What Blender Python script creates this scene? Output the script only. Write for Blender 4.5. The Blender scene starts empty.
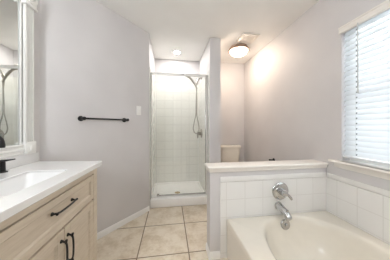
import bpy, bmesh, math, random
from mathutils import Vector, Matrix
random.seed(4)
PI = math.pi
S = bpy.context.scene
C = S.collection

# ------------------------------------------------------------------ camera
YAW = 0.149
cam_d = bpy.data.cameras.new('camera'); cam = bpy.data.objects.new('camera', cam_d); C.objects.link(cam)
cam.location = (0, 0, 1.156); cam.rotation_euler = (PI/2, 0, -YAW)
cam_d.sensor_width = 36; cam_d.lens = 36*167/390; cam_d.shift_y = -3.6/390; cam_d.clip_start = .02
S.camera = cam

# ------------------------------------------------------------------ light and exposure
world = bpy.data.worlds.new('daylight'); S.world = world; world.use_nodes = True
wn = world.node_tree.nodes; bgn = wn['Background']
bgn.inputs[0].default_value = (.90, .96, 1, 1); bgn.inputs[1].default_value = 1.9
S.view_settings.view_transform = 'Standard'; S.view_settings.look = 'None'
S.view_settings.gamma = 1; S.view_settings.use_curve_mapping = False
S.view_settings.exposure = 1.08
NOOK_LAMP = (1, .83, .67, 24)      # colour and strength of each lamp's glass
DOWN_LAMP = (1, .97, .94, 170)
VANITY_LAMP = (.92, .97, 1, 10)
PENDANT_FILL = (.93, .97, 1, 10)
SCONCE_FILL = (.94, .97, 1, 70)
S.cycles.use_denoising = True
S.cycles.max_bounces = 10; S.cycles.diffuse_bounces = 6; S.cycles.transparent_max_bounces = 16
S.cycles.caustics_reflective = False; S.cycles.caustics_refractive = False
S.cycles.sample_clamp_indirect = 6

# ------------------------------------------------------------------ materials
MATS = {}
def new_mat(name):
    m = bpy.data.materials.new(name); m.use_nodes = True; MATS[name] = m
    nt = m.node_tree; return m, nt, nt.nodes, nt.nodes['Principled BSDF']
def lk(nt, a, b): nt.links.new(a, b)
def coord(nt):
    t = nt.nodes.new('ShaderNodeTexCoord'); return t.outputs['Object']
def noise(nt, vec, scale, detail=3, rough=.5):
    n = nt.nodes.new('ShaderNodeTexNoise'); n.inputs['Scale'].default_value = scale
    n.inputs['Detail'].default_value = detail; n.inputs['Roughness'].default_value = rough
    lk(nt, vec, n.inputs['Vector']); return n
def ramp(nt, fac, stops):
    r = nt.nodes.new('ShaderNodeValToRGB'); e = r.color_ramp.elements
    while len(e) < len(stops): e.new(.5)
    for el, (p, c) in zip(e, stops): el.position = p; el.color = (*c, 1)
    lk(nt, fac, r.inputs[0]); return r.outputs[0]
def bump(nt, bs, h, strength, dist=.01):
    b = nt.nodes.new('ShaderNodeBump'); b.inputs['Strength'].default_value = strength
    b.inputs['Distance'].default_value = dist; lk(nt, h, b.inputs['Height']); lk(nt, b.outputs[0], bs.inputs['Normal'])
def math_n(nt, op, a, b=None, c=None):
    m = nt.nodes.new('ShaderNodeMath'); m.operation = op
    for i, v in enumerate((a, b, c)):
        if v is None: continue
        if isinstance(v, (int, float)): m.inputs[i].default_value = v
        else: lk(nt, v, m.inputs[i])
    return m.outputs[0]

def paint(name, col, rough=.6, bscale=180, bstr=.06, var=.02):
    m, nt, N, b = new_mat(name); v = coord(nt)
    n = noise(nt, v, 2.5, 2); d = tuple(max(0, c-var) for c in col); u = tuple(c+var for c in col)
    lk(nt, ramp(nt, n.outputs[0], [(.3, d), (.7, u)]), b.inputs['Base Color'])
    b.inputs['Roughness'].default_value = rough
    h = noise(nt, v, bscale, 3); bump(nt, b, h.outputs[0], bstr)
    return m
def plain(name, col, rough=.4, metal=0, coat=0, bstr=0, var=.015, scale=14):
    m, nt, N, b = new_mat(name); v = coord(nt); n = noise(nt, v, scale, 3)
    d = tuple(max(0, c*(1-var)) for c in col); u = tuple(min(1, c*(1+var)) for c in col)
    lk(nt, ramp(nt, n.outputs[0], [(.3, d), (.7, u)]), b.inputs['Base Color'])
    b.inputs['Roughness'].default_value = rough; b.inputs['Metallic'].default_value = metal
    b.inputs['Coat Weight'].default_value = coat
    if bstr: bump(nt, b, n.outputs[0], bstr)
    return m
def tile_mat(name, u, v, pu, pv, ou, ov, grout_w, tile, grout, rough=.12, mottle=None, bstr=.35):
    """square tiles laid in the plane of axes u, v (0 x, 1 y, 2 z)"""
    m, nt, N, b = new_mat(name); co = coord(nt)
    sp = N.new('ShaderNodeSeparateXYZ'); lk(nt, co, sp.inputs[0])
    def edge(ax, p, o):
        t = math_n(nt, 'DIVIDE', math_n(nt, 'SUBTRACT', sp.outputs[ax], o), p)
        f = math_n(nt, 'FRACT', math_n(nt, 'ADD', t, 100.0))
        return math_n(nt, 'MULTIPLY', math_n(nt, 'SUBTRACT', .5, math_n(nt, 'ABSOLUTE', math_n(nt, 'SUBTRACT', f, .5))), p), math_n(nt, 'FLOOR', math_n(nt, 'ADD', t, 100.0))
    eu, iu = edge(u, pu, ou); ev, iv = edge(v, pv, ov)
    dmin = math_n(nt, 'MINIMUM', eu, ev)
    mr = N.new('ShaderNodeMapRange'); mr.interpolation_type = 'SMOOTHSTEP'
    mr.inputs['From Min'].default_value = grout_w*.35; mr.inputs['From Max'].default_value = grout_w*.75
    lk(nt, dmin, mr.inputs['Value'])
    if mottle:
        cx = N.new('ShaderNodeCombineXYZ'); lk(nt, iu, cx.inputs[0]); lk(nt, iv, cx.inputs[1])
        sc = N.new('ShaderNodeVectorMath'); sc.operation = 'SCALE'; lk(nt, cx.outputs[0], sc.inputs[0]); sc.inputs['Scale'].default_value = 3.7
        ad = N.new('ShaderNodeVectorMath'); ad.operation = 'ADD'; lk(nt, co, ad.inputs[0]); lk(nt, sc.outputs[0], ad.inputs[1])
        n1 = noise(nt, ad.outputs[0], 6.5, 8, .66); n2 = noise(nt, ad.outputs[0], 38, 4, .6)
        f = math_n(nt, 'ADD', math_n(nt, 'MULTIPLY', n1.outputs[0], .75), math_n(nt, 'MULTIPLY', n2.outputs[0], .25))
        tc = ramp(nt, f, mottle)
    else:
        n1 = noise(nt, co, 5, 2)
        tc = ramp(nt, n1.outputs[0], [(.3, tuple(c*.98 for c in tile)), (.7, tile)])
    mx = N.new('ShaderNodeMix'); mx.data_type = 'RGBA'
    lk(nt, mr.outputs[0], mx.inputs['Factor']); mx.inputs['A'].default_value = (*grout, 1); lk(nt, tc, mx.inputs['B'])
    lk(nt, mx.outputs['Result'], b.inputs['Base Color'])
    lk(nt, math_n(nt, 'SUBTRACT', .75, math_n(nt, 'MULTIPLY', mr.outputs[0], .75-rough)), b.inputs['Roughness'])
    bump(nt, b, mr.outputs[0], bstr, .002)
    return m
def emit(name, spec):
    m = bpy.data.materials.new(name); m.use_nodes = True; nt = m.node_tree; nt.nodes.clear()
    e = nt.nodes.new('ShaderNodeEmission'); o = nt.nodes.new('ShaderNodeOutputMaterial')
    e.inputs[0].default_value = (*spec[:3], 1); e.inputs[1].default_value = spec[3]
    lk(nt, e.outputs[0], o.inputs[0]); MATS[name] = m; return m
def glass(name, tint, refl=.04, mul=.96):
    m = bpy.data.materials.new(name); m.use_nodes = True; nt = m.node_tree; nt.nodes.clear()
    o = nt.nodes.new('ShaderNodeOutputMaterial'); t = nt.nodes.new('ShaderNodeBsdfTransparent'); g = nt.nodes.new('ShaderNodeBsdfGlossy')
    t.inputs[0].default_value = (*tint, 1); g.inputs['Roughness'].default_value = .0
    lw = nt.nodes.new('ShaderNodeLayerWeight'); lw.inputs[0].default_value = .5
    f = math_n(nt, 'ADD', refl, math_n(nt, 'MULTIPLY', math_n(nt, 'POWER', lw.outputs['Facing'], 5.0), mul))
    mx = nt.nodes.new('ShaderNodeMixShader'); lk(nt, f, mx.inputs[0]); lk(nt, t.outputs[0], mx.inputs[1]); lk(nt, g.outputs[0], mx.inputs[2])
    lk(nt, mx.outputs[0], o.inputs[0]); MATS[name] = m; return m

WALL = paint('greige wall paint', (.625, .607, .607), .55)
CEIL = paint('ceiling paint', (.83, .82, .795), .8, 90, .10)
TRIM = plain('white trim paint', (.87, .86, .84), .35)
FRAMEW = plain('mirror frame white paint', (.82, .815, .79), .35)
SILL = plain('cream sill paint', (.84, .805, .755), .35)
CAP = plain('cream cap paint', (.82, .785, .735), .3)
FLOOR = tile_mat('beige stone floor tile', 0, 1, .4575, .4675, -.287, 1.524, .009, (.6, .5, .38), (.20, .15, .10), .38,
                 mottle=[(.28, (.46, .36, .25)), (.43, (.62, .525, .40)), (.55, (.735, .655, .54)), (.72, (.80, .735, .63))], bstr=.3)
SH_X = tile_mat('shower tile back', 0, 2, .155, .155, .524, .10, .005, (.86, .85, .815), (.63, .615, .58), .1)
SH_Y = tile_mat('shower tile side', 1, 2, .155, .155, 3.2, .10, .005, (.86, .85, .815), (.63, .615, .58), .1)
TUB_X = tile_mat('tub tile end', 0, 2, .172, .155, .664, .510, .005, (.80, .79, .77), (.66, .645, .62), .14)
TUB_Y = tile_mat('tub tile side', 1, 2, .166, .155, 1.306, .510, .005, (.80, .79, .77), (.66, .645, .62), .14)
BULL = plain('white bullnose tile', (.80, .79, .77), .14)
TUBM = plain('cream acrylic', (.77, .72, .63), .2)
SHPAN = plain('white shower pan acrylic', (.92, .905, .885), .25)
PORC = plain('biscuit porcelain', (.80, .755, .67), .1, coat=.4)
COUNTER = plain('white cultured marble', (.83, .83, .825), .16, coat=.3)
BLACK = plain('matte black metal', (.012, .012, .013), .38, .3)
CHROME = plain('chrome', (.55, .55, .55), .07, 1)
NICKEL = plain('brushed nickel', (.36, .335, .30), .3, 1)
CHROMEF = plain('bright anodised frame', (.80, .79, .77), .4, .3)
BRONZE = plain('brushed bronze rim', (.46, .33, .26), .4, .3)
BLIND = plain('white blind slat', (.82, .84, .86), .4)
SLAT = plain('translucent white slat', (.84, .86, .88), .45)
_nt = SLAT.node_tree; _t = _nt.nodes.new('ShaderNodeBsdfTranslucent'); _t.inputs[0].default_value = (.86, .88, .90, 1)
_m = _nt.nodes.new('ShaderNodeMixShader'); _m.inputs[0].default_value = .38
lk(_nt, _nt.nodes['Principled BSDF'].outputs[0], _m.inputs[1]); lk(_nt, _t.outputs[0], _m.inputs[2]); lk(_nt, _m.outputs[0], _nt.nodes['Material Output'].inputs[0])
WAND = plain('grey plastic wand', (.50, .50, .49), .35)
VALANCE = plain('cream blind valance', (.78, .745, .70), .35)
GREY = plain('grey cord shadow dot', (.16, .18, .19), .5)
PLATE = plain('white switch plastic', (.84, .83, .81), .3)
DARK = plain('painted shadow gap', (.02, .02, .02), .5)
VENT = plain('white vent plastic', (.80, .75, .68), .4)
VENTD = plain('grey vent backing', (.42, .38, .34), .6)
DOORM = plain('grey door paint', (.42, .43, .40), .45)
BRASS = plain('brushed brass drain', (.38, .27, .13), .3, .9)
GLASS = glass('shower glass', (.98, .988, .978), .06)
PANE = glass('window glass', (.97, .985, .98))
m, nt, N, b = new_mat('mirror silver'); b.inputs['Base Color'].default_value = (.75, .765, .75, 1); b.inputs['Metallic'].default_value = 1; b.inputs['Roughness'].default_value = 0.0
MIRROR = m
# washed wood with long grain
m, nt, N, b = new_mat('washed oak cabinet'); v = coord(nt)
mp = N.new('ShaderNodeMapping'); mp.inputs['Scale'].default_value = (30, 3, 30); lk(nt, v, mp.inputs['Vector'])
n1 = noise(nt, mp.outputs[0], 3.0, 6, .6)
lk(nt, ramp(nt, n1.outputs[0], [(.25, (.52, .44, .345)), (.5, (.585, .505, .405)), (.75, (.64, .565, .465))]), b.inputs['Base Color'])
b.inputs['Roughness'].default_value = .5; bump(nt, b, n1.outputs[0], .06)
WOOD = m
NOOKL = emit('warm lit lamp glass', NOOK_LAMP); DOWNL = emit('lit downlight lens', DOWN_LAMP)
PENL = emit('pendant fill globe', PENDANT_FILL); SCOL = emit('sconce fill globe', SCONCE_FILL); VANL = emit('lit vanity globe', VANITY_LAMP)

# ------------------------------------------------------------------ mesh helpers (all in world coordinates)
class MB:
    def __init__(s): s.bm = bmesh.new()
    def box(s, x0, x1, y0, y1, z0, z1, bev=0, seg=2, M=None):
        vs = [s.bm.verts.new((x, y, z)) for x in (x0, x1) for y in (y0, y1) for z in (z0, z1)]
        fs = [s.bm.faces.new([vs[i] for i in q]) for q in ((0,1,3,2),(4,6,7,5),(0,4,5,1),(2,3,7,6),(0,2,6,4),(1,5,7,3))]
        if bev:
            es = {e for f in fs for e in f.edges}
            r = bmesh.ops.bevel(s.bm, geom=list(es), offset=bev, segments=seg, affect='EDGES', profile=.5)
            vs = list({v for v in vs if v.is_valid} | set(r['verts']))
        if M is not None: bmesh.ops.transform(s.bm, matrix=M, verts=[v for v in vs if v.is_valid])
        return s
    def prism(s, pts, z0, z1):
        a = [s.bm.verts.new((x, y, z0)) for x, y in pts]; b = [s.bm.verts.new((x, y, z1)) for x, y in pts]
        n = len(pts); s.bm.faces.new(a[::-1]); s.bm.faces.new(b)
        for i in range(n): s.bm.faces.new((a[i], a[(i+1) % n], b[(i+1) % n], b[i]))
        return s
    def profile(s, pts, frm, to, up=Vector((0, 0, 1)), out=None):
        """extrude a 2-D profile (out, up) from point frm to point to"""
        frm, to = Vector(frm), Vector(to); o = Vector(out)
        A = [s.bm.verts.new(frm + o*a + up*b) for a, b in pts]; B = [s.bm.verts.new(to + o*a + up*b) for a, b in pts]
        n = len(pts); s.bm.faces.new(A); s.bm.faces.new(B[::-1])
        for i in range(n): s.bm.faces.new((A[i], B[i], B[(i+1) % n], A[(i+1) % n]))
        return s
    def rings(s, rs, cap0=True, cap1=True, loop=False):
        R = [[s.bm.verts.new(p) for p in r] for r in (rs[:-1] if loop else rs)]
        if loop: R.append(R[0])
        n = len(R[0])
        for a, b in zip(R, R[1:]):
            for i in range(n): s.bm.faces.new((a[i], a[(i+1) % n], b[(i+1) % n], b[i]))
        if cap0: s.bm.faces.new(R[0][::-1])
        if cap1: s.bm.faces.new(R[-1])
        return s
    def tube(s, pts, r, n=12, caps=True):
        pts = [Vector(p) for p in pts]; rr = r if isinstance(r, (list, tuple)) else [r]*len(pts)
        rs = []; ref = None
        for i, p in enumerate(pts):
            t = (pts[min(i+1, len(pts)-1)] - pts[max(i-1, 0)]).normalized()
            if ref is None: ref = Vector((0, 0, 1)) if abs(t.z) < .9 else Vector((1, 0, 0))
            u = (ref - t*ref.dot(t)).normalized(); w = t.cross(u); ref = u
            rs.append([p + (u*math.cos(k*2*PI/n) + w*math.sin(k*2*PI/n))*rr[i] for k in range(n)])
        return s.rings(rs, caps, caps)
    def lathe(s, base, axis, prof, n=32):
        """prof = [(distance along axis, radius)]"""
        base = Vector(base); t = Vector(axis).normalized(); ref = Vector((0, 0, 1)) if abs(t.z) < .9 else Vector((1, 0, 0))
        u = (ref - t*ref.dot(t)).normalized(); w = t.cross(u)
        return s.rings([[base + t*d + (u*math.cos(k*2*PI/n) + w*math.sin(k*2*PI/n))*max(r, 1e-4) for k in range(n)] for d, r in prof])
    def build(s, name, mat, parent=None, label=None, smooth=True, angle=38):
        bm = s.bm; bmesh.ops.recalc_face_normals(bm, faces=bm.faces[:])
        me = bpy.data.meshes.new(name)
        off = Vector((0, 0, 0)); q = parent
        while q is not None: off += q.location; q = q.parent
        bmesh.ops.translate(bm, verts=bm.verts[:], vec=-off)
        bm.to_mesh(me); bm.free(); me.materials.append(mat)
        if smooth:
            me.polygons.foreach_set('use_smooth', [True]*len(me.polygons)); me.set_sharp_from_angle(angle=math.radians(angle))
        o = bpy.data.objects.new(name, me); C.objects.link(o)
        if parent is not None: o.parent = parent
        if label: o['label'] = label
        return o
def thing(name, label, cat, loc, group=None):
    o = bpy.data.objects.new(name, None); o.empty_display_size = .05; C.objects.link(o); o.location = loc
    o['label'] = label; o['category'] = cat
    if group: o['group'] = group
    return o
def struct(o):
    o['kind'] = 'structure'; return o
def tag(o, label, cat, group=None):
    o['label'] = label; o['category'] = cat
    if group: o['group'] = group
    return o
def bez(p, n=8):
    """Catmull-Rom through points"""
    p = [Vector(q) for q in p]; out = []
    for i in range(len(p)-1):
        a, b, c, d = p[max(i-1, 0)], p[i], p[i+1], p[min(i+2, len(p)-1)]
        for k in range(n):
            t = k/n
            out.append(.5*((2*b) + (c-a)*t + (2*a-5*b+4*c-d)*t*t + (3*b-a-3*c+d)*t**3))
    out.append(p[-1]); return out
def dup(o, parent=None):
    c = o.copy(); C.objects.link(c); c.parent = parent
    for ch in list(o.children): dup(ch, c)
    return c

# ------------------------------------------------------------------ the room
H = 2.44
XL, XR, YF, YB, YS = -1.03, 1.505, -.50, 3.24, 2.365      # left, right, behind the camera, far wall, shower front
X0, X1, X2 = -.285, .575, .735                            # shower left wall, partition wall faces
YP, PT = 1.42, .12                                        # half wall front face and thickness
PX = .345
DA, DB = Vector((XL, 1.504, 0)), Vector((X0, 2.366, 0))   # the slanted wall
dd = (DB-DA).normalized(); dn = Vector((dd.y, -dd.x, 0))  # along it, and out of it into the room
def on_d(t, out=0, z=0): return DA + dd*t + dn*out + Vector((0, 0, z))

struct(MB().box(-1.2, 1.7, -.65, 3.4, -.12, 0).build('floor', FLOOR))
struct(MB().box(-1.2, 1.7, -.65, 3.4, H, H+.1).build('ceiling', CEIL))
struct(MB().box(XL-.12, XL, YF-.1, 1.504, 0, H).build('wall_left', WALL))
struct(MB().prism([(DA.x, DA.y), (DB.x, DB.y), (DB.x-.12, DB.y+.02), (DA.x-.12, DA.y+.02)], 0, H).build('wall_slanted', WALL))
struct(MB().box(X0-.12, X0, YS+.021, YB, 0, H).build('wall_shower_left', WALL))
struct(MB().box(X0-.12, XR+.12, YB, YB+.12, 0, H).build('wall_back', WALL))
struct(MB().box(X1, X2, YS, YB, 0, H).build('wall_partition', WALL))
WY0, WY1, WZ0, WZ1 = .12, 1.272, .853, 2.04                # window opening
wr = MB(); T = .14
wr.box(XR, XR+T, YF-.1, WY0, 0, H).box(XR, XR+T, WY1, YB, 0, H).box(XR, XR+T, WY0, WY1, 0, WZ0-.022).box(XR, XR+T, WY0, WY1, WZ1, H)
struct(wr.build('wall_right', WALL, smooth=False))
DX0, DX1, DZ = -.62, .12, 2.03
wf = MB(); wf.box(XL, DX0, YF-.1, YF, 0, H).box(DX1, XR, YF-.1, YF, 0, H).box(DX0, DX1, YF-.1, YF, DZ, H)
struct(wf.build('wall_front', WALL, smooth=False))
struct(MB().box(PX, XR, YP, YP+PT, 0, .755).build('wall_half', WALL))

# half wall cap: board with a rounded nose and a cove moulding below it
cap = MB(); cap.box(PX-.020, XR, YP-.032, YP+PT+.032, .782, .806, .008, 3)
cap.box(PX-.010, XR, YP-.016, YP+PT+.016, .755, .783, .007, 2)
struct(cap.build('trim_1', CAP))
# baseboards
bp_ = [(0, 0), (.013, 0), (.013, .047), (.009, .057), (.004, .063), (0, .063)]
def base(name, a, b, out): return struct(MB().profile(bp_, a, b, out=out).build(name, TRIM))
base('baseboard_slanted', on_d(.03), on_d((DB-DA).length), dn)
base('baseboard_half_end', (PX, YP-.013, 0), (PX, YP+PT, 0), (-1, 0, 0))
base('baseboard_half_front', (PX, YP, 0), (.434, YP, 0), (0, -1, 0))
base('baseboard_half_back', (PX, YP+PT, 0), (XR, YP+PT, 0), (0, 1, 0))
base('baseboard_partition', (X2, YS, 0), (X2, YB, 0), (1, 0, 0))
base('baseboard_partition_front', (X1, YS, 0), (X2, YS, 0), (0, -1, 0))
base('baseboard_nook', (X2, YB, 0), (XR, YB, 0), (0, -1, 0))
base('baseboard_right', (XR, YP+PT, 0), (XR, YB, 0), (-1, 0, 0))
base('baseboard_left', (XL, YF, 0), (XL, .50, 0), (1, 0, 0))
base('baseboard_front', (XL, YF, 0), (DX0-.06, YF, 0), (0, 1, 0))
# tile round the tub (thin slabs on the walls) with a bullnose course on top
struct(MB().box(.436, XR, YP-.008, YP, 0, .665).build('trim_2', TUB_X, smooth=False))
struct(MB().box(.436, XR-.008, YP-.009, YP, .667, .712, .004, 2).build('trim_3', BULL))
struct(MB().box(XR-.008, XR, -.12, YP-.008, 0, .665).build('trim_4', TUB_Y, smooth=False))
struct(MB().box(XR-.009, XR, -.12, YP-.009, .667, .712, .004, 2).build('trim_5', BULL))
# tile in the shower
TZ = 1.98
struct(MB().box(X0, X1, YB-.008, YB, 0, TZ).build('trim_6', SH_X, smooth=False))
struct(MB().box(X0, X0+.008, YS+.02, YB-.008, 0, TZ).build('trim_7', SH_Y, smooth=False))
struct(MB().box(X1-.008, X1, YS, YB-.008, 0, TZ).build('trim_8', SH_Y, smooth=False))
# ------------------------------------------------------------------ window
win = MB().box(XR+.085, XR+.135, WY0, WY0+.045, WZ0, WZ1).box(XR+.085, XR+.135, WY1-.045, WY1, WZ0, WZ1)
win.box(XR+.085, XR+.135, WY0+.045, WY1-.045, WZ0, WZ0+.05).box(XR+.085, XR+.135, WY0+.045, WY1-.045, WZ1-.045, WZ1)
win.box(XR+.09, XR+.13, WY0+.045, WY1-.045, 1.40, 1.44)
w1 = struct(win.build('window_1', TRIM))
MB().box(XR+.106, XR+.112, WY0+.04, WY1-.04, WZ0+.045, WZ1-.04).build('window_pane', PANE, w1)
sl = MB().box(XR-.042, XR+.085, WY0+.001, WY1-.001, WZ0-.022, WZ0, 0); sl.box(XR-.046, XR, WY0-.10, WY1+.088, WZ0-.022, WZ0, .006, 3)
sl.build('window_sill', SILL, w1)
MB().profile([(0, 0), (.008, 0), (.014, .012), (.016, .034), (.022, .046), (0, .046)], (XR, WY0-.06, WZ0-.068), (XR, WY1+.055, WZ0-.068), out=(-1, 0, 0)).build('window_apron', SILL, w1)

# door behind the camera
d1 = struct(MB().box(DX0+.02, DX1-.02, YF-.075, YF-.035, .008, DZ-.02, .003).build('door_1', DOORM))
kn = MB(); kn.lathe((DX1-.085, YF-.035, .96), (0, 1, 0), [(0, .03), (.006, .03), (.008, .012), (.03, .012), (.036, .024), (.05, .028), (.062, .02), (.066, .0)])
kn.build('door_knob', CHROME, d1)
dj = MB()
for x0, x1 in ((DX0-.06, DX0+.02), (DX1-.02, DX1+.06)): dj.box(x0, x1, YF, YF+.014, 0, DZ+.05, .003)
dj.box(DX0-.06, DX1+.06, YF, YF+.0145, DZ-.02, DZ+.05, .003)
struct(dj.build('trim_9', TRIM))

# ------------------------------------------------------------------ bathtub
tub = thing('bathtub', 'cream built-in soaking bathtub with an oval basin beside the window', 'bathtub', (1.0, .65, 0))
TX0, TX1, TY0, TY1, TZ1 = .494, XR-.009, -.10, YP-.009, .346
cx, cy, ba, bb = 1.016, .655, .386, .705
NA = 128
angs = sorted([2*PI*k/NA for k in range(NA)] + [math.atan2(y-cy, x-cx) % (2*PI) for x in (TX0, TX1) for y in (TY0, TY1)])
def rect_ring(ins, z):
    out = []
    for a in angs:
        c_, s_ = math.cos(a), math.sin(a)
        tx = ((TX1-ins-cx) if c_ > 0 else (cx-TX0-ins))/max(abs(c_), 1e-9); ty = ((TY1-ins-cy) if s_ > 0 else (cy-TY0-ins))/max(abs(s_), 1e-9)
        t = min(tx, ty); out.append((cx+c_*t, cy+s_*t, z))
    return out
def oval(sa, sb, z, n=2.7, dy=0):
    out = []
    for a in angs:
        c_, s_ = math.cos(a), math.sin(a)
        r = (abs(c_/sa)**n + abs(s_/sb)**n)**(-1/n)
        out.append((cx+c_*r, cy+dy+s_*r, z))
    return out
tb = MB()
tb.rings([rect_ring(.004, 0), rect_ring(.0005, TZ1-.05), rect_ring(0, TZ1-.010), rect_ring(.004, TZ1-.003), rect_ring(.012, TZ1),
          oval(ba+.03, bb+.022, TZ1), oval(ba+.012, bb+.010, TZ1+.001), oval(ba+.002, bb+.001, TZ1-.004), oval(ba-.010, bb-.009, TZ1-.016), oval(ba-.018, bb-.018, TZ1-.05), oval(ba-.034, bb-.034, TZ1-.12),
          oval(ba-.062, bb-.075, TZ1-.20), oval(ba-.085, bb-.11, TZ1-.255), oval(ba-.12, bb-.16, TZ1-.285), oval(ba-.18, bb-.25, TZ1-.298), oval(.06, .2, TZ1-.302), oval(.005, .02, TZ1-.303)], False, True)
tb.build('tub_shell', TUBM, tub, angle=60)
ovf = MB().lathe((1.005, 1.338, .292), (0, -1, .2), [(-.012, .043), (.006, .043), (.012, .038), (.012, .018), (.015, .016), (.016, 0)])
ov = ovf.build('overflow_plate', CHROME, tub)
kb = MB().lathe((1.005, 1.3225, .295), (0, -1, .2), [(0, .012), (.008, .012), (.010, .009), (.010, 0)]); kb.build('overflow_knob', CHROME, ov)
MB().lathe((1.035, 1.08, .0375), (0, 0, 1), [(-.004, .03), (.003, .03), (.005, .024), (.003, .014), (.003, 0)]).build('drain', CHROME, tub)

# tub filler: valve and spout on the tiled half wall
yv = YP-.009
tv = thing('tub_valve', 'round chrome tub valve with a lever handle on the tiled half wall', 'valve', (1.008, yv, .560))
MB().lathe((1.008, yv, .560), (0, -1, 0), [(0, .080), (.004, .081), (.010, .077), (.015, .062), (.016, .054), (.020, .051), (.022, .030), (.030, .028), (.045, .026), (.047, 0)], 40).build('escutcheon', CHROME, tv)
hv = MB().lathe((1.008, yv-.045, .560), (0, -1, 0), [(0, .027), (.012, .029), (.030, .026), (.040, .018), (.043, 0)], 28)
hv.tube([(1.022, yv-.062, .560), (1.043, yv-.066, .542), (1.062, yv-.07, .520), (1.07, yv-.072, .504)], [.010, .011, .012, .009], 12)
hv.build('lever_handle', CHROME, tv)
ts = thing('tub_spout', 'chrome tub spout sticking out below the round valve', 'spout', (.990, yv, .42))
sp = MB().tube([(.990, yv, .428), (.992, yv-.03, .424), (.997, yv-.065, .409), (1.002, yv-.10, .387), (1.004, yv-.122, .370), (1.005, yv-.130, .364)], [.030, .031, .031, .030, .028, .022], 20)
sp.build('spout_body', CHROME, ts)
MB().lathe((.990, yv, .428), (0, -1, 0), [(0, .036), (.006, .036), (.010, .031), (.011, .0)]).build('wall_flange', CHROME, ts)
MB().lathe((1.002, yv-.10, .410), (0, -.3, 1), [(0, .005), (.014, .005), (.016, .009), (.024, .009), (.026, 0)], 16).build('diverter_knob', CHROME, ts)

# ------------------------------------------------------------------ vanity
VX, VY0, VY1 = -.55, .52, 1.372
van = thing('vanity_cabinet', 'washed oak vanity cabinet with black pulls under the white countertop', 'cabinet', (-.79, .94, 0))
bd = MB()
bd.box(XL+.004, VX-.02, VY1-.018, VY1, 0, .85).box(XL+.004, VX-.02, VY0, VY0+.018, 0, .85)
bd.box(XL+.004, VX-.02, VY0+.018, VY1-.018, .10, .118).box(XL+.004, XL+.014, VY0+.018, VY1-.018, .118, .85)
bd.box(VX-.09, VX-.075, VY0+.018, VY1-.018, 0, .10)
FY0, FY1 = VY0+.055, VY1-.057                        # face-frame opening
bd.box(VX-.02, VX, FY1, VY1, 0, .85, .0015).box(VX-.02, VX, VY0, FY0, 0, .85, .0015)
bd.box(VX-.02, VX, FY0, FY1, .812, .85, .0015).box(VX-.02, VX, FY0, FY1, .08, .118, .0015)
bd.box(VX-.024, VX-.014, FY0, FY1, .60, .65)
bd.build('cabinet_body', WOOD, van, smooth=False)
def shaker(y0, y1, z0, z1, w, name):
    g = .0035; y0 += g; y1 -= g; z0 += g; z1 -= g
    f = MB()
    f.box(VX-.019, VX, y0, y0+w, z0, z1, .002).box(VX-.019, VX, y1-w, y1, z0, z1, .002)
    f.box(VX-.019, VX, y0+w, y1-w, z0, z0+w, .002).box(VX-.019, VX, y0+w, y1-w, z1-w, z1, .002)
    o = f.build(name, WOOD, van, smooth=False)
    i = MB()
    a, b_, e = .011, .004, .008     # sloped inner moulding then a flat panel
    def rr(ins, x): return [(x, y0+w+ins, z0+w+ins), (x, y1-w-ins, z0+w+ins), (x, y1-w-ins, z1-w-ins), (x, y0+w+ins, z1-w-ins)]
    i.rings([rr(0, VX-.003), rr(e, VX-a)], False, True)
    i.build('inset_panel', WOOD, o, smooth=False)
    return o
def pull(o, p, axis, half):
    """a bow pull with two flared feet centred on p"""
    p = Vector(p); ax = Vector(axis)
    m_ = MB(); out = Vector((1, 0, 0))
    pts = bez([p-ax*half+out*.002, p-ax*(half-.004)+out*.018, p-ax*(half-.018)+out*.027, p+out*.030, p+ax*(half-.018)+out*.027, p+ax*(half-.004)+out*.018, p+ax*half+out*.002], 6)
    m_.tube(pts, .0048, 10)
    for s_ in (-1, 1): m_.lathe(p+ax*half*s_, out, [(0, .009), (.003, .009), (.008, .006), (.012, .005), (.012, 0)], 14)
    for s_ in (-1, 1): m_.tube([p+ax*(half-.012)*s_+out*.0235, p+ax*(half+.006)*s_+out*.026], [.0055, .0062], 10)
    return m_.build('pull', BLACK, o)
YM = .974
dr = shaker(FY0, FY1, .630, .808, .036, 'drawer'); pull(dr, (VX, .957, .742), (0, 1, 0), .080)
da = shaker(YM, FY1, .118, .624, .050, 'door'); pull(da, (VX, YM+.026, .498), (0, 0, 1), .070)
db = shaker(FY0, YM, .118, .624, .050, 'door'); pull(db, (VX, YM-.030, .498), (0, 0, 1), .070)

ct = thing('vanity_countertop', 'white countertop with a built-in rectangular sink on the oak vanity', 'countertop', (-.78, .95, .85))
CX0, CX1, CY0, CY1, CZ = XL+.002, -.528, .50, 1.405, .885
SX0, SX1, SY0, SY1 = -.850, -.628, .745, 1.155            # the sink
scx, scy = (SX0+SX1)/2, (SY0+SY1)/2
CK = .124                                             # the far end runs a little askew
cang = sorted([2*PI*k/240 for k in range(240)] + [math.atan2(y-scy, x-scx) % (2*PI) for x, y in ((CX0, CY0), (CX1, CY0), (CX1, CY1), (CX0, CY1+CK*(CX1-CX0)))])
def crect(ins, z):
    out = []
    for a in cang:
        c_, s_ = math.cos(a), math.sin(a)
        tx = ((CX1-ins-scx) if c_ > 0 else (scx-CX0-ins))/max(abs(c_), 1e-9); ty = 9
        if s_ < 0: ty = (scy-CY0-ins)/max(-s_, 1e-9)
        elif s_+CK*c_ > 1e-6: ty = (CY1-ins-scy+CK*(CX1-scx))/(s_+CK*c_)
        t = min(tx, ty); out.append((scx+c_*t, scy+s_*t, z))
    return out
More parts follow.
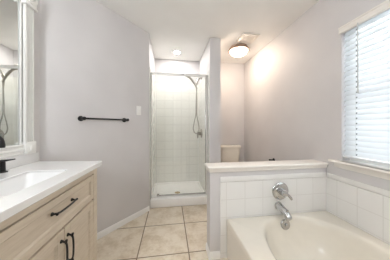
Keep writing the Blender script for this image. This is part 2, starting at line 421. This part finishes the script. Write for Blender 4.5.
def srect(ins, z, n=9, insy=None):
    hx, hy = (SX1-SX0)/2-ins, (SY1-SY0)/2-(ins if insy is None else insy); rad = min(.026, hx*.5, hy*.5)
    out = []                                     # a rounded rectangle with tight corners
    for a in cang:
        c_, s_ = abs(math.cos(a)), abs(math.sin(a)); t = min(hx/max(c_, 1e-9), hy/max(s_, 1e-9))
        px, py = c_*t, s_*t
        if px > hx-rad and py > hy-rad:
            kx, ky = hx-rad, hy-rad; dt = c_*kx+s_*ky; t = dt + math.sqrt(max(0, dt*dt-(kx*kx+ky*ky-rad*rad)))
        out.append((scx+math.copysign(c_*t, math.cos(a)), scy+math.copysign(s_*t, math.sin(a)), z))
    return out
MB().rings([srect(-.004, CZ-.034), crect(.002, CZ-.034), crect(0, CZ-.032), crect(0, CZ-.002), crect(.002, CZ), srect(-.004, CZ), srect(0, CZ-.003), srect(-.001, CZ-.020), srect(-.004, CZ-.034)], False, False, True).build('slab', COUNTER, ct, angle=25)
bs = MB().rings([srect(.11, CZ-.146, 3, .18), srect(.06, CZ-.142, 3, .12), srect(.010, CZ-.108, 3, .036), srect(-.006, CZ-.05), srect(-.010, CZ-.035), srect(0, CZ-.0345), srect(.003, CZ-.012), srect(.012, CZ-.06, 8, .022), srect(.022, CZ-.10, 7, .05), srect(.04, CZ-.122, 6, .085), srect(.07, CZ-.13, 5, .13), srect(.108, CZ-.134, 3, .185)], True, True).build('sink_basin', COUNTER, ct, angle=50)
MB().lathe((scx, scy, CZ-.135), (0, 0, 1), [(0, .022), (.003, .022), (.004, .016), (.002, .012), (.002, 0)]).build('sink_drain', BLACK, bs)
spl = MB().box(CX0, CX0+.018, CY0, 1.468, CZ, .958, .003); tag(spl.build('backsplash', COUNTER), 'white backsplash strip standing on the countertop under the mirror', 'backsplash')

fa = thing('sink_faucet', 'matte black widespread faucet behind the sink in front of the mirror', 'faucet', (-.965, .965, CZ))
sb = MB().lathe((-.965, .965, CZ), (0, 0, 1), [(0, .026), (.006, .026), (.010, .018), (.02, .0165), (.02, 0)])
sb.tube(bez([(-.965, .965, CZ+.01), (-.965, .965, CZ+.10), (-.958, .965, CZ+.165), (-.925, .966, CZ+.214), (-.880, .967, CZ+.224), (-.846, .968, CZ+.208), (-.836, .968, CZ+.182), (-.836, .968, CZ+.165)], 6), .0165, 18)
sb.build('spout', BLACK, fa)
for y_, s_ in ((1.142, 1), (.788, -1)):
    h_ = MB().lathe((-.975, y_, CZ), (0, 0, 1), [(0, .022), (.005, .022), (.008, .013), (.058, .012), (.066, .011), (.066, 0)], 24)
    h_.build('handle', BLACK, fa)
    MB().tube([(-.990, y_, CZ+.066), (-.965, y_+.008*s_, CZ+.068), (-.952, y_+.026*s_, CZ+.069), (-.942, y_+.040*s_, CZ+.070)], [.0075, .006, .0042, .0035], 12).build('lever', BLACK, fa.children[-1])

# ------------------------------------------------------------------ mirror
mi = thing('framed_mirror', 'large mirror in a fluted white frame above the sink', 'mirror', (XL, .95, .96))
MY0, MY1, MZ0, MZT = .50, 1.402, .960, 2.015
GY0, GY1, GZ0, GZ1 = .59, 1.311, 1.030, 2.015
MB().box(XL+.003, XL+.012, GY0, GY1, GZ0, GZ1+.02).build('mirror_glass', MIRROR, mi)
def stile(ya, yb, inner):
    s_ = MB(); w = yb-ya; n = 3
    pr_ = [(0, 0), (.030, 0), (.034, .006), (.034, .014)]
    fl = (w-.028)/n
    for k in range(n):
        q = .014 + k*fl
        pr_ += [(.034, q+fl*.12), (.020, q+fl*.25), (.013, q+fl*.5), (.020, q+fl*.75), (.034, q+fl*.88)]
    pr_ += [(.034, w-.014), (.034, w-.006), (.030, w), (0, w)]
    s_.profile(pr_, (XL+.003, ya, MZ0+.085), (XL+.003, ya, MZT), up=Vector((0, 1, 0)), out=(1, 0, 0))
    s_.build('fluted_stile', FRAMEW, mi, smooth=False)
stile(GY1+.012, MY1, 1); stile(MY0, GY0-.012, -1)
for y_ in (GY1+.009, GY0-.009): MB().box(XL+.003, XL+.018, y_-.003, y_+.003, GZ0-.01, GZ1+.02).build('shadow_gap_strip', DARK, mi, smooth=False)  # dark strips colour in the shadow gap beside the bead
bead = MB()
for y_ in (GY1, GY0): bead.tube([(XL+.016, y_, GZ0-.01), (XL+.016, y_, GZ1+.1)], .0065, 14)
bead.tube([(XL+.026, GY0-.016, GZ0-.006), (XL+.026, GY1+.016, GZ0-.006)], .0085, 14)
bead.build('bead_moulding', FRAMEW, mi)
for ya, yb in ((GY1+.008, MY1+.006), (MY0-.006, GY0-.008)):
    p_ = MB().box(XL+.003, XL+.045, ya, yb, MZ0, MZ0+.086, .003)
    p_.box(XL+.044, XL+.049, ya+.012, yb-.012, MZ0+.010, MZ0+.076, .002)
    p_.box(XL+.048, XL+.053, ya+.026, yb-.026, MZ0+.022, MZ0+.064, .002)
    p_.build('plinth_block', FRAMEW, mi)
    ym = (ya+yb)/2
    c_ = MB().box(XL+.003, XL+.046, ya-.004, yb+.004, MZT, MZT+.125, .003)
    c_.box(XL+.003, XL+.052, ya-.008, yb+.008, MZT-.006, MZT+.010, .003)
    c_.lathe((XL+.046, ym, MZT+.066), (1, 0, 0), [(0, .046), (.008, .046), (.010, .038), (.004, .030), (.004, .024), (.012, .020), (.016, .008), (.016, 0)], 28)
    for k in range(10): c_.lathe((XL+.048, ym+math.cos(k*PI/5)*.034, MZT+.066+math.sin(k*PI/5)*.034), (1, 0, 0), [(0, .009), (.006, .007), (.009, 0)], 10)
    c_.build('carved_corner_block', FRAMEW, mi)
lo = MB().profile([(0, 0), (.030, 0), (.034, .010), (.026, .018), (.026, .026), (.034, .032), (.034, .040), (.026, .046), (.026, .054), (.020, .060), (0, .060)], (XL+.003, GY0-.016, MZ0), (XL+.003, GY1+.016, MZ0), out=(1, 0, 0))
lo.build('bottom_rail', FRAMEW, mi, smooth=False)
up_ = MB().profile([(0, 0), (.022, 0), (.026, .015), (.034, .03), (.034, .08), (.046, .10), (.046, .12), (0, .12)], (XL+.003, GY0-.016, GZ1+.005), (XL+.003, GY1+.016, GZ1+.005), out=(1, 0, 0))
up_.build('top_rail', FRAMEW, mi, smooth=False)

# ------------------------------------------------------------------ towel bar and switch on the slanted wall
t1 = (Vector((-.838, 1.727, 0))-DA).dot(dd); t2 = (Vector((-.537, 2.076, 0))-DA).dot(dd); zb = 1.231
tbx = thing('towel_bar', 'matte black towel bar on the slanted grey wall', 'towel bar', on_d((t1+t2)/2, 0, zb))
for t_ in (t1, t2):
    p_ = MB().lathe(on_d(t_, 0, zb), dn, [(0, .025), (.008, .025), (.012, .021), (.013, .010), (.045, .010), (.047, .0165), (.075, .0165), (.077, .013), (.077, 0)], 24)
    p_.build('post', BLACK, tbx)
MB().tube([on_d(t1-.012, .062, zb), on_d(t2+.012, .062, zb)], .0088, 14).build('bar', BLACK, tbx)
ls = thing('light_switch', 'white rocker light switch on the slanted wall near the shower', 'switch', on_d(.965, 0, 1.36))
def slab(t0, t1_, o0, o1, z0, z1, bev):
    M = Matrix(((dd.x, dn.x, 0, DA.x), (dd.y, dn.y, 0, DA.y), (0, 0, 1, 0), (0, 0, 0, 1)))
    return MB().box(t0, t1_, o0, o1, z0, z1, bev, 2, M)
slab(.965-.036, .965+.036, 0, .006, 1.302, 1.418, .002).build('wall_plate', PLATE, ls)
slab(.965-.016, .965+.016, .005, .0095, 1.327, 1.393, .0015).build('rocker', PLATE, ls)

# ------------------------------------------------------------------ shower
sbx = thing('shower_tray', 'white shower tray and curb on the tiled floor behind the glass', 'shower tray', ((X0+X1)/2, 2.8, 0))
px0, px1, py1 = X0+.009, X1-.009, YB-.009
YC, ZC = YS+.05, .120                                     # curb
pan = MB()
pan.box(px0, px1, YC, YC+.15, 0, ZC, .010, 3)
def pr4(ins, z): return [(px0+ins, YC+.149+ins, z), (px1-ins, YC+.149+ins, z), (px1-ins, py1-ins, z), (px0+ins, py1-ins, z)]
pan.rings([pr4(0, 0), pr4(0, .085), pr4(.008, .09), pr4(.022, .088), pr4(.04, .06), pr4(.2, .052), pr4(.30, .050)], True, True)
pan.build('shower_pan', SHPAN, sbx)
MB().lathe((.125, 2.80, .0495), (0, 0, 1), [(0, .045), (.004, .045), (.006, .040), (.003, .028), (.003, 0)]).build('drain', BRASS, sbx)

en = thing('shower_enclosure', 'framed clear glass shower door between the slanted wall and the partition', 'shower door', ((X0+X1)/2, YC+.085, ZC))
ZH = 1.945
ex0, ex1 = X0+.009, X1-.009; yd = YC+.085
MB().box(ex0, ex1, yd-.016, yd+.016, ZH-.034, ZH, .003).build('header_rail', CHROMEF, en)
MB().box(ex0, ex0+.022, yd-.014, yd+.014, ZC, ZH-.034, .003).build('wall_jamb', CHROMEF, en)
MB().box(ex1-.022, ex1, yd-.014, yd+.014, ZC, ZH-.034, .003).build('wall_jamb', CHROMEF, en)
MB().box(ex0+.022, ex1-.022, yd-.013, yd+.013, ZC, ZC+.011, .002).build('threshold', CHROMEF, en)
dor = MB().box(ex0+.026, ex1-.024, yd-.003, yd+.003, .145, ZH-.038).build('glass_door', GLASS, en, smooth=False)
gr = MB().box(ex0+.085, ex1-.024, yd-.007, yd+.007, .132, .149, .002)
gr.build('bottom_rail', CHROME, dor)
MB().box(ex1-.034, ex1-.023, yd-.007, yd+.007, .149, ZH-.04, .002).build('edge_channel', CHROME, dor)
MB().box(ex0+.088, ex0+.122, yd-.014, yd+.010, .132, .165, .003).build('pivot_clip', CHROME, dor)

WX, HY = X1-.008, 2.95
hs = thing('hand_shower', 'brushed nickel hand shower hanging in its bracket on the shower wall', 'shower head', (WX, HY, 2.025))
ar = MB().lathe((WX, HY, 2.025), (-1, 0, 0), [(0, .032), (.005, .032), (.012, .022), (.014, .012), (.014, 0)])
ar.tube(bez([(WX-.010, HY, 2.025), (WX-.045, HY, 2.012), (WX-.075, HY, 1.975), (WX-.098, HY, 1.925)], 6), .015, 14)
ar.build('shower_arm', NICKEL, hs)
MB().lathe((WX-.088, HY, 1.938), (-.5, 0, -.75), [(0, .020), (.006, .026), (.045, .028), (.055, .022), (.055, 0)], 20).build('bracket', NICKEL, hs)
hd = MB().tube(bez([(WX-.092, HY-.01, 1.83), (WX-.135, HY-.012, 1.915), (WX-.195, HY-.015, 1.99), (WX-.255, HY-.015, 2.045), (WX-.292, HY-.015, 2.072)], 6), [.016]*8+[.020]*8+[.024]*8+[.028], 14)
hd.lathe((WX-.262, HY-.015, 2.083), (-.62, 0, -.78), [(-.004, .014), (.008, .034), (.022, .056), (.036, .058), (.042, .052), (.042, 0)], 28)
hd.build('spray_head', NICKEL, hs)
xh = WX-.104
MB().tube(bez([(xh+.010, HY-.01, 1.835), (xh+.002, HY-.01, 1.70), (xh-.004, HY-.01, 1.52), (xh-.008, HY-.01, 1.36), (xh-.042, HY-.01, 1.20), (xh-.052, HY-.01, 1.11), (xh-.022, HY-.01, 1.040), (xh+.020, HY-.01, 1.040), (xh+.050, HY-.01, 1.12), (xh+.038, HY-.01, 1.22), (xh+.012, HY-.006, 1.36), (xh+.012, HY, 1.52), (xh+.012, HY, 1.70), (xh-.004, HY, 1.89)], 8), .0085, 10).build('hose', NICKEL, hs)
sv = thing('shower_valve', 'brushed nickel shower valve with a lever on the right shower wall', 'valve', (WX, HY+.03, 1.03))
MB().lathe((WX, HY+.03, 1.03), (-1, 0, 0), [(0, .085), (.006, .085), (.014, .076), (.016, .038), (.044, .034), (.046, 0)], 32).build('escutcheon', NICKEL, sv)
MB().tube([(WX-.050, HY+.03, 1.045), (WX-.066, HY+.025, 1.03), (WX-.070, HY+.015, .985), (WX-.074, HY+.005, .945)], [.024, .020, .014, .011], 14).build('lever_handle', NICKEL, sv)

rl = thing('recessed_downlight', 'small round recessed downlight in the ceiling over the shower', 'light', (.121, 2.916, H))
MB().lathe((.121, 2.916, H), (0, 0, -1), [(0, .070), (.003, .070), (.006, .064), (.003, .050), (.0, .050)], 36).build('trim_ring', TRIM, rl)
MB().lathe((.121, 2.916, H-.0015), (0, 0, -1), [(0, .049), (.002, .049), (.003, .042), (.003, 0)], 36).build('lens', DOWNL, rl)

# ------------------------------------------------------------------ toilet nook
tx = 1.15
to = thing('toilet', 'biscuit toilet behind the half wall with only its tank showing', 'toilet', (tx, 2.82, 0))
yk = YB-.014
def rrect(x, y, hx, hy, z, n=5, N_=48):
    out = []
    for k in range(N_):
        a = 2*PI*k/N_; c_, s_ = math.cos(a), math.sin(a); r = (abs(c_/hx)**n + abs(s_/hy)**n)**(-1/n); out.append((x+c_*r, y+s_*r, z))
    return out
tyc = yk-.10
MB().rings([rrect(tx, tyc, .155, .072, .385), rrect(tx, tyc, .170, .082, .40), rrect(tx, tyc, .182, .090, .55), rrect(tx, tyc, .193, .094, .718), rrect(tx, tyc, .190, .092, .723)]).build('tank', PORC, to, angle=60)
MB().rings([rrect(tx, tyc-.002, .205, .099, .722), rrect(tx, tyc-.002, .216, .1, .730), rrect(tx, tyc-.002, .219, .1, .768), rrect(tx, tyc-.002, .212, .096, .784), rrect(tx, tyc-.002, .185, .08, .789)]).build('tank_lid', PORC, to, angle=60)
fl_ = MB().lathe((tx-.186, tyc-.02, .68), (-1, 0, 0), [(0, .014), (.014, .014), (.018, .008), (.018, 0)], 18); fl_.tube([(tx-.203, tyc-.02, .68), (tx-.207, tyc-.06, .674), (tx-.207, tyc-.085, .668)], [.008, .007, .008], 10)
fl_.build('flush_lever', CHROME, to)
byc = 2.80
def egg(sx, sy, y, z, N_=48):
    out = []
    for k in range(N_):
        a = 2*PI*k/N_; c_, s_ = math.cos(a), math.sin(a); f = 1.0 if s_ < 0 else .82
        out.append((tx+sx*c_*(1-.10*s_), y+sy*s_*f, z))
    return out
bw = MB().rings([egg(.12, .22, byc+.07, 0), egg(.115, .215, byc+.07, .03), egg(.10, .19, byc+.07, .12), egg(.115, .20, byc+.05, .22), egg(.165, .245, byc+.01, .33), egg(.182, .262, byc, .385), egg(.180, .260, byc, .398), egg(.135, .20, byc, .398), egg(.12, .18, byc, .33), egg(.06, .09, byc+.02, .24)])
bw.box(tx-.15, tx+.15, byc+.12, yk-.01, .26, .392, .03, 3)
bw.build('bowl', PORC, to, angle=60)
MB().rings([egg(.186, .266, byc, .398), egg(.188, .268, byc, .408), egg(.184, .262, byc, .416), egg(.128, .19, byc, .416), egg(.126, .188, byc, .399)], False, False).build('seat', PORC, to, angle=60)
MB().rings([egg(.184, .264, byc, .417), egg(.186, .266, byc, .426), egg(.175, .25, byc, .434), egg(.08, .12, byc, .438)]).build('seat_lid', PORC, to, angle=60)

tp = thing('toilet_paper_holder', 'small black toilet paper holder on the right wall above the half wall cap', 'paper holder', (XR, 2.20, .665))
zp = .668
q = MB().lathe((XR, 2.245, zp), (-1, 0, 0), [(0, .024), (.007, .024), (.011, .018), (.012, .009), (.060, .009), (.062, .013), (.075, .013), (.077, 0)], 20); q.build('post', BLACK, tp)
MB().tube([(XR-.066, 2.255, zp), (XR-.066, 2.095, zp), (XR-.066, 2.088, zp+.012)], .007, 12).build('roll_arm', BLACK, tp)

nl = thing('flush_ceiling_light', 'lit round flush ceiling light with a bronze rim over the toilet', 'ceiling light', (1.105, 2.58, H))
MB().lathe((1.105, 2.58, H), (0, 0, -1), [(0, .138), (.012, .140), (.034, .158), (.050, .168), (.060, .168), (.066, .162), (.066, .140), (.03, .132), (.03, 0)], 48).build('rim', BRONZE, nl)
MB().lathe((1.105, 2.58, H-.05), (0, 0, -1), [(0, .133), (.020, .136), (.034, .131), (.056, .112), (.074, .080), (.086, .040), (.089, 0)], 48).build('glass_shade', NOOKL, nl)
ev = thing('exhaust_fan_grille', 'square white exhaust vent grille in the ceiling beside the lamp', 'vent', (1.115, 2.275, H))
g_ = MB(); vx0, vx1, vy0, vy1 = .992, 1.238, 2.165, 2.395
g_.box(vx0, vx0+.028, vy0, vy1, H-.018, H, .004).box(vx1-.028, vx1, vy0, vy1, H-.018, H, .004).box(vx0+.028, vx1-.028, vy0, vy0+.028, H-.018, H, .004).box(vx0+.028, vx1-.028, vy1-.028, vy1, H-.018, H, .004)
g_.build('frame', VENT, ev)
g2 = MB()
for k in range(11):
    y_ = vy0+.034+k*(vy1-vy0-.068)/10; g2.box(vx0+.026, vx1-.026, y_-.0042, y_+.0042, H-.015, H-.004)
g2.build('louvres', VENT, ev, smooth=False)
MB().box(vx0+.02, vx1-.02, vy0+.02, vy1-.02, H-.004, H-.0005).build('backing', VENTD, ev)

# ------------------------------------------------------------------ venetian blind in the window
vb = thing('venetian_blind', 'white wide-slat venetian blind lowered over the window above the bathtub', 'blind', (XR+.03, .70, WZ0))
VB0, VB1 = WY0+.005, WY1-.005
va = MB().profile([(0, 0), (.012, 0), (.016, .008), (.013, .020), (.013, .042), (.018, .050), (.018, .058), (0, .058)], (XR-.002, VB0-.020, 1.973), (XR-.002, WY1+.012, 1.973), out=(-1, 0, 0))
va.box(XR-.002, XR+.010, VB0+.01, VB1-.005, 1.976, 2.028)
va.build('valance', VALANCE, vb, smooth=False)
MB().box(XR+.010, XR+.066, VB0+.01, VB1-.01, 1.985, 2.030).build('head_rail', BLIND, vb)
SW, PITCH, TILT = .050, .0432, math.radians(62)
xs = XR+.030
s0 = MB()
sx_ = [-SW/2, -SW/4, 0, SW/4, SW/2]; pts_ = []
top_ = [(a, .0016+.0030*(1-(2*a/SW)**2)) for a in sx_]; bot_ = [(a, -.0014+.0030*(1-(2*a/SW)**2)) for a in sx_[::-1]]
pf = []
for a, b_ in top_+bot_: pf.append((a*math.cos(TILT)-b_*math.sin(TILT), a*math.sin(TILT)+b_*math.cos(TILT)))
zs = [.915 + .012 + k*PITCH for k in range(0, 25)]
s0.profile(pf, (xs, VB0+.001, zs[0]), (xs, VB1-.001, zs[0]), out=(1, 0, 0))
slat = s0.build('slat', SLAT, vb, angle=30)
n_ = Vector((-math.sin(TILT), 0, math.cos(TILT)))
MB().lathe(Vector((xs, 1.168, zs[0])) - Vector((math.cos(TILT), 0, math.sin(TILT)))*.010 + n_*.002, n_, [(0, .0065), (.004, .0065), (.005, .004), (.005, 0)], 10).build('cord_shadow_dot', GREY, slat)  # small dark discs stand in for lift cord shadows on the slats
for z_ in zs[1:]:
    c_ = slat.copy(); C.objects.link(c_); c_.parent = vb; c_.location.z += z_-zs[0]
    g_ = slat.children[0].copy(); C.objects.link(g_); g_.parent = c_
MB().box(xs-.027, xs+.027, VB0+.004, VB1-.004, .884, .901, .004, 2).build('bottom_rail', BLIND, vb)
CY = (1.168, .694, .22)
for y_ in CY:
    cd = MB()
    for dx in (-.0325, .0325): cd.tube([(xs+dx*.5, y_, .905), (xs+dx*.5, y_, 1.99)], .0012, 6)
    l_ = cd.build('ladder_cord', BLIND, vb)
wd = MB().tube([(XR-.020, 1.128, 1.985), (XR-.020, 1.128, 1.98), (XR-.022, 1.125, 1.45)], .0042, 8); wd.lathe((XR-.022, 1.125, 1.455), (0, 0, -1), [(0, .005), (.004, .0075), (.03, .0075), (.034, 0)], 10)
wd.build('tilt_wand', WAND, vb)

# ------------------------------------------------------------------ unseen lamps: vanity light inferred from shadows, pendant and sconce added for fill
vl = thing('vanity_light', 'unseen three-globe vanity light above the mirror', 'light', (XL, .62, 2.26))
MB().box(XL, XL+.03, .27, .97, 2.24, 2.32, .006).build('back_plate', CHROMEF, vl)
for y_ in (.36, .62, .88):
    MB().tube([(XL+.03, y_, 2.28), (XL+.10, y_, 2.28), (XL+.11, y_, 2.265)], .010, 12).build('arm', CHROMEF, vl)
    MB().lathe((XL+.115, y_, 2.27), (0, 0, -1), [(0, .03), (.02, .05), (.06, .062), (.10, .052), (.125, .025), (.13, 0)], 24).build('globe', VANL, vl)
pe = thing('fill_pendant', 'added frosted globe fill pendant hanging over the bathtub', 'fill pendant', (1.28, .12, H))  # unseen, added to brighten the ceiling and walls
MB().lathe((1.28, .12, H), (0, 0, -1), [(0, .06), (.015, .06), (.025, .03), (.025, 0)], 24).build('fill_canopy', CHROMEF, pe)
MB().tube([(1.28, .12, H-.02), (1.28, .12, 2.05)], .006, 10).build('fill_stem', CHROMEF, pe)
MB().lathe((1.28, .12, 2.06), (0, 0, -1), [(0, .03), (.015, .06), (.05, .10), (.11, .125), (.17, .105), (.215, .055), (.23, 0)], 32).build('globe', PENL, pe)
for x_, lab in ((-.84, 'added frosted globe fill sconce beside the grey door'),):
    sc_ = thing('fill_sconce', lab, 'fill lamp', (x_, YF, 1.5))  # unseen, added as fill from behind the camera
    MB().lathe((x_, YF, 1.5), (0, 1, 0), [(0, .05), (.012, .05), (.018, .02), (.018, 0)], 24).build('back_plate', CHROMEF, sc_)
    MB().tube([(x_, YF+.015, 1.5), (x_, YF+.10, 1.5), (x_, YF+.105, 1.515)], .008, 10).build('arm', CHROMEF, sc_)
    MB().lathe((x_, YF+.105, 1.50), (0, 0, 1), [(0, .03), (.02, .06), (.07, .08), (.12, .065), (.15, .03), (.155, 0)], 24).build('globe', SCOL, sc_)
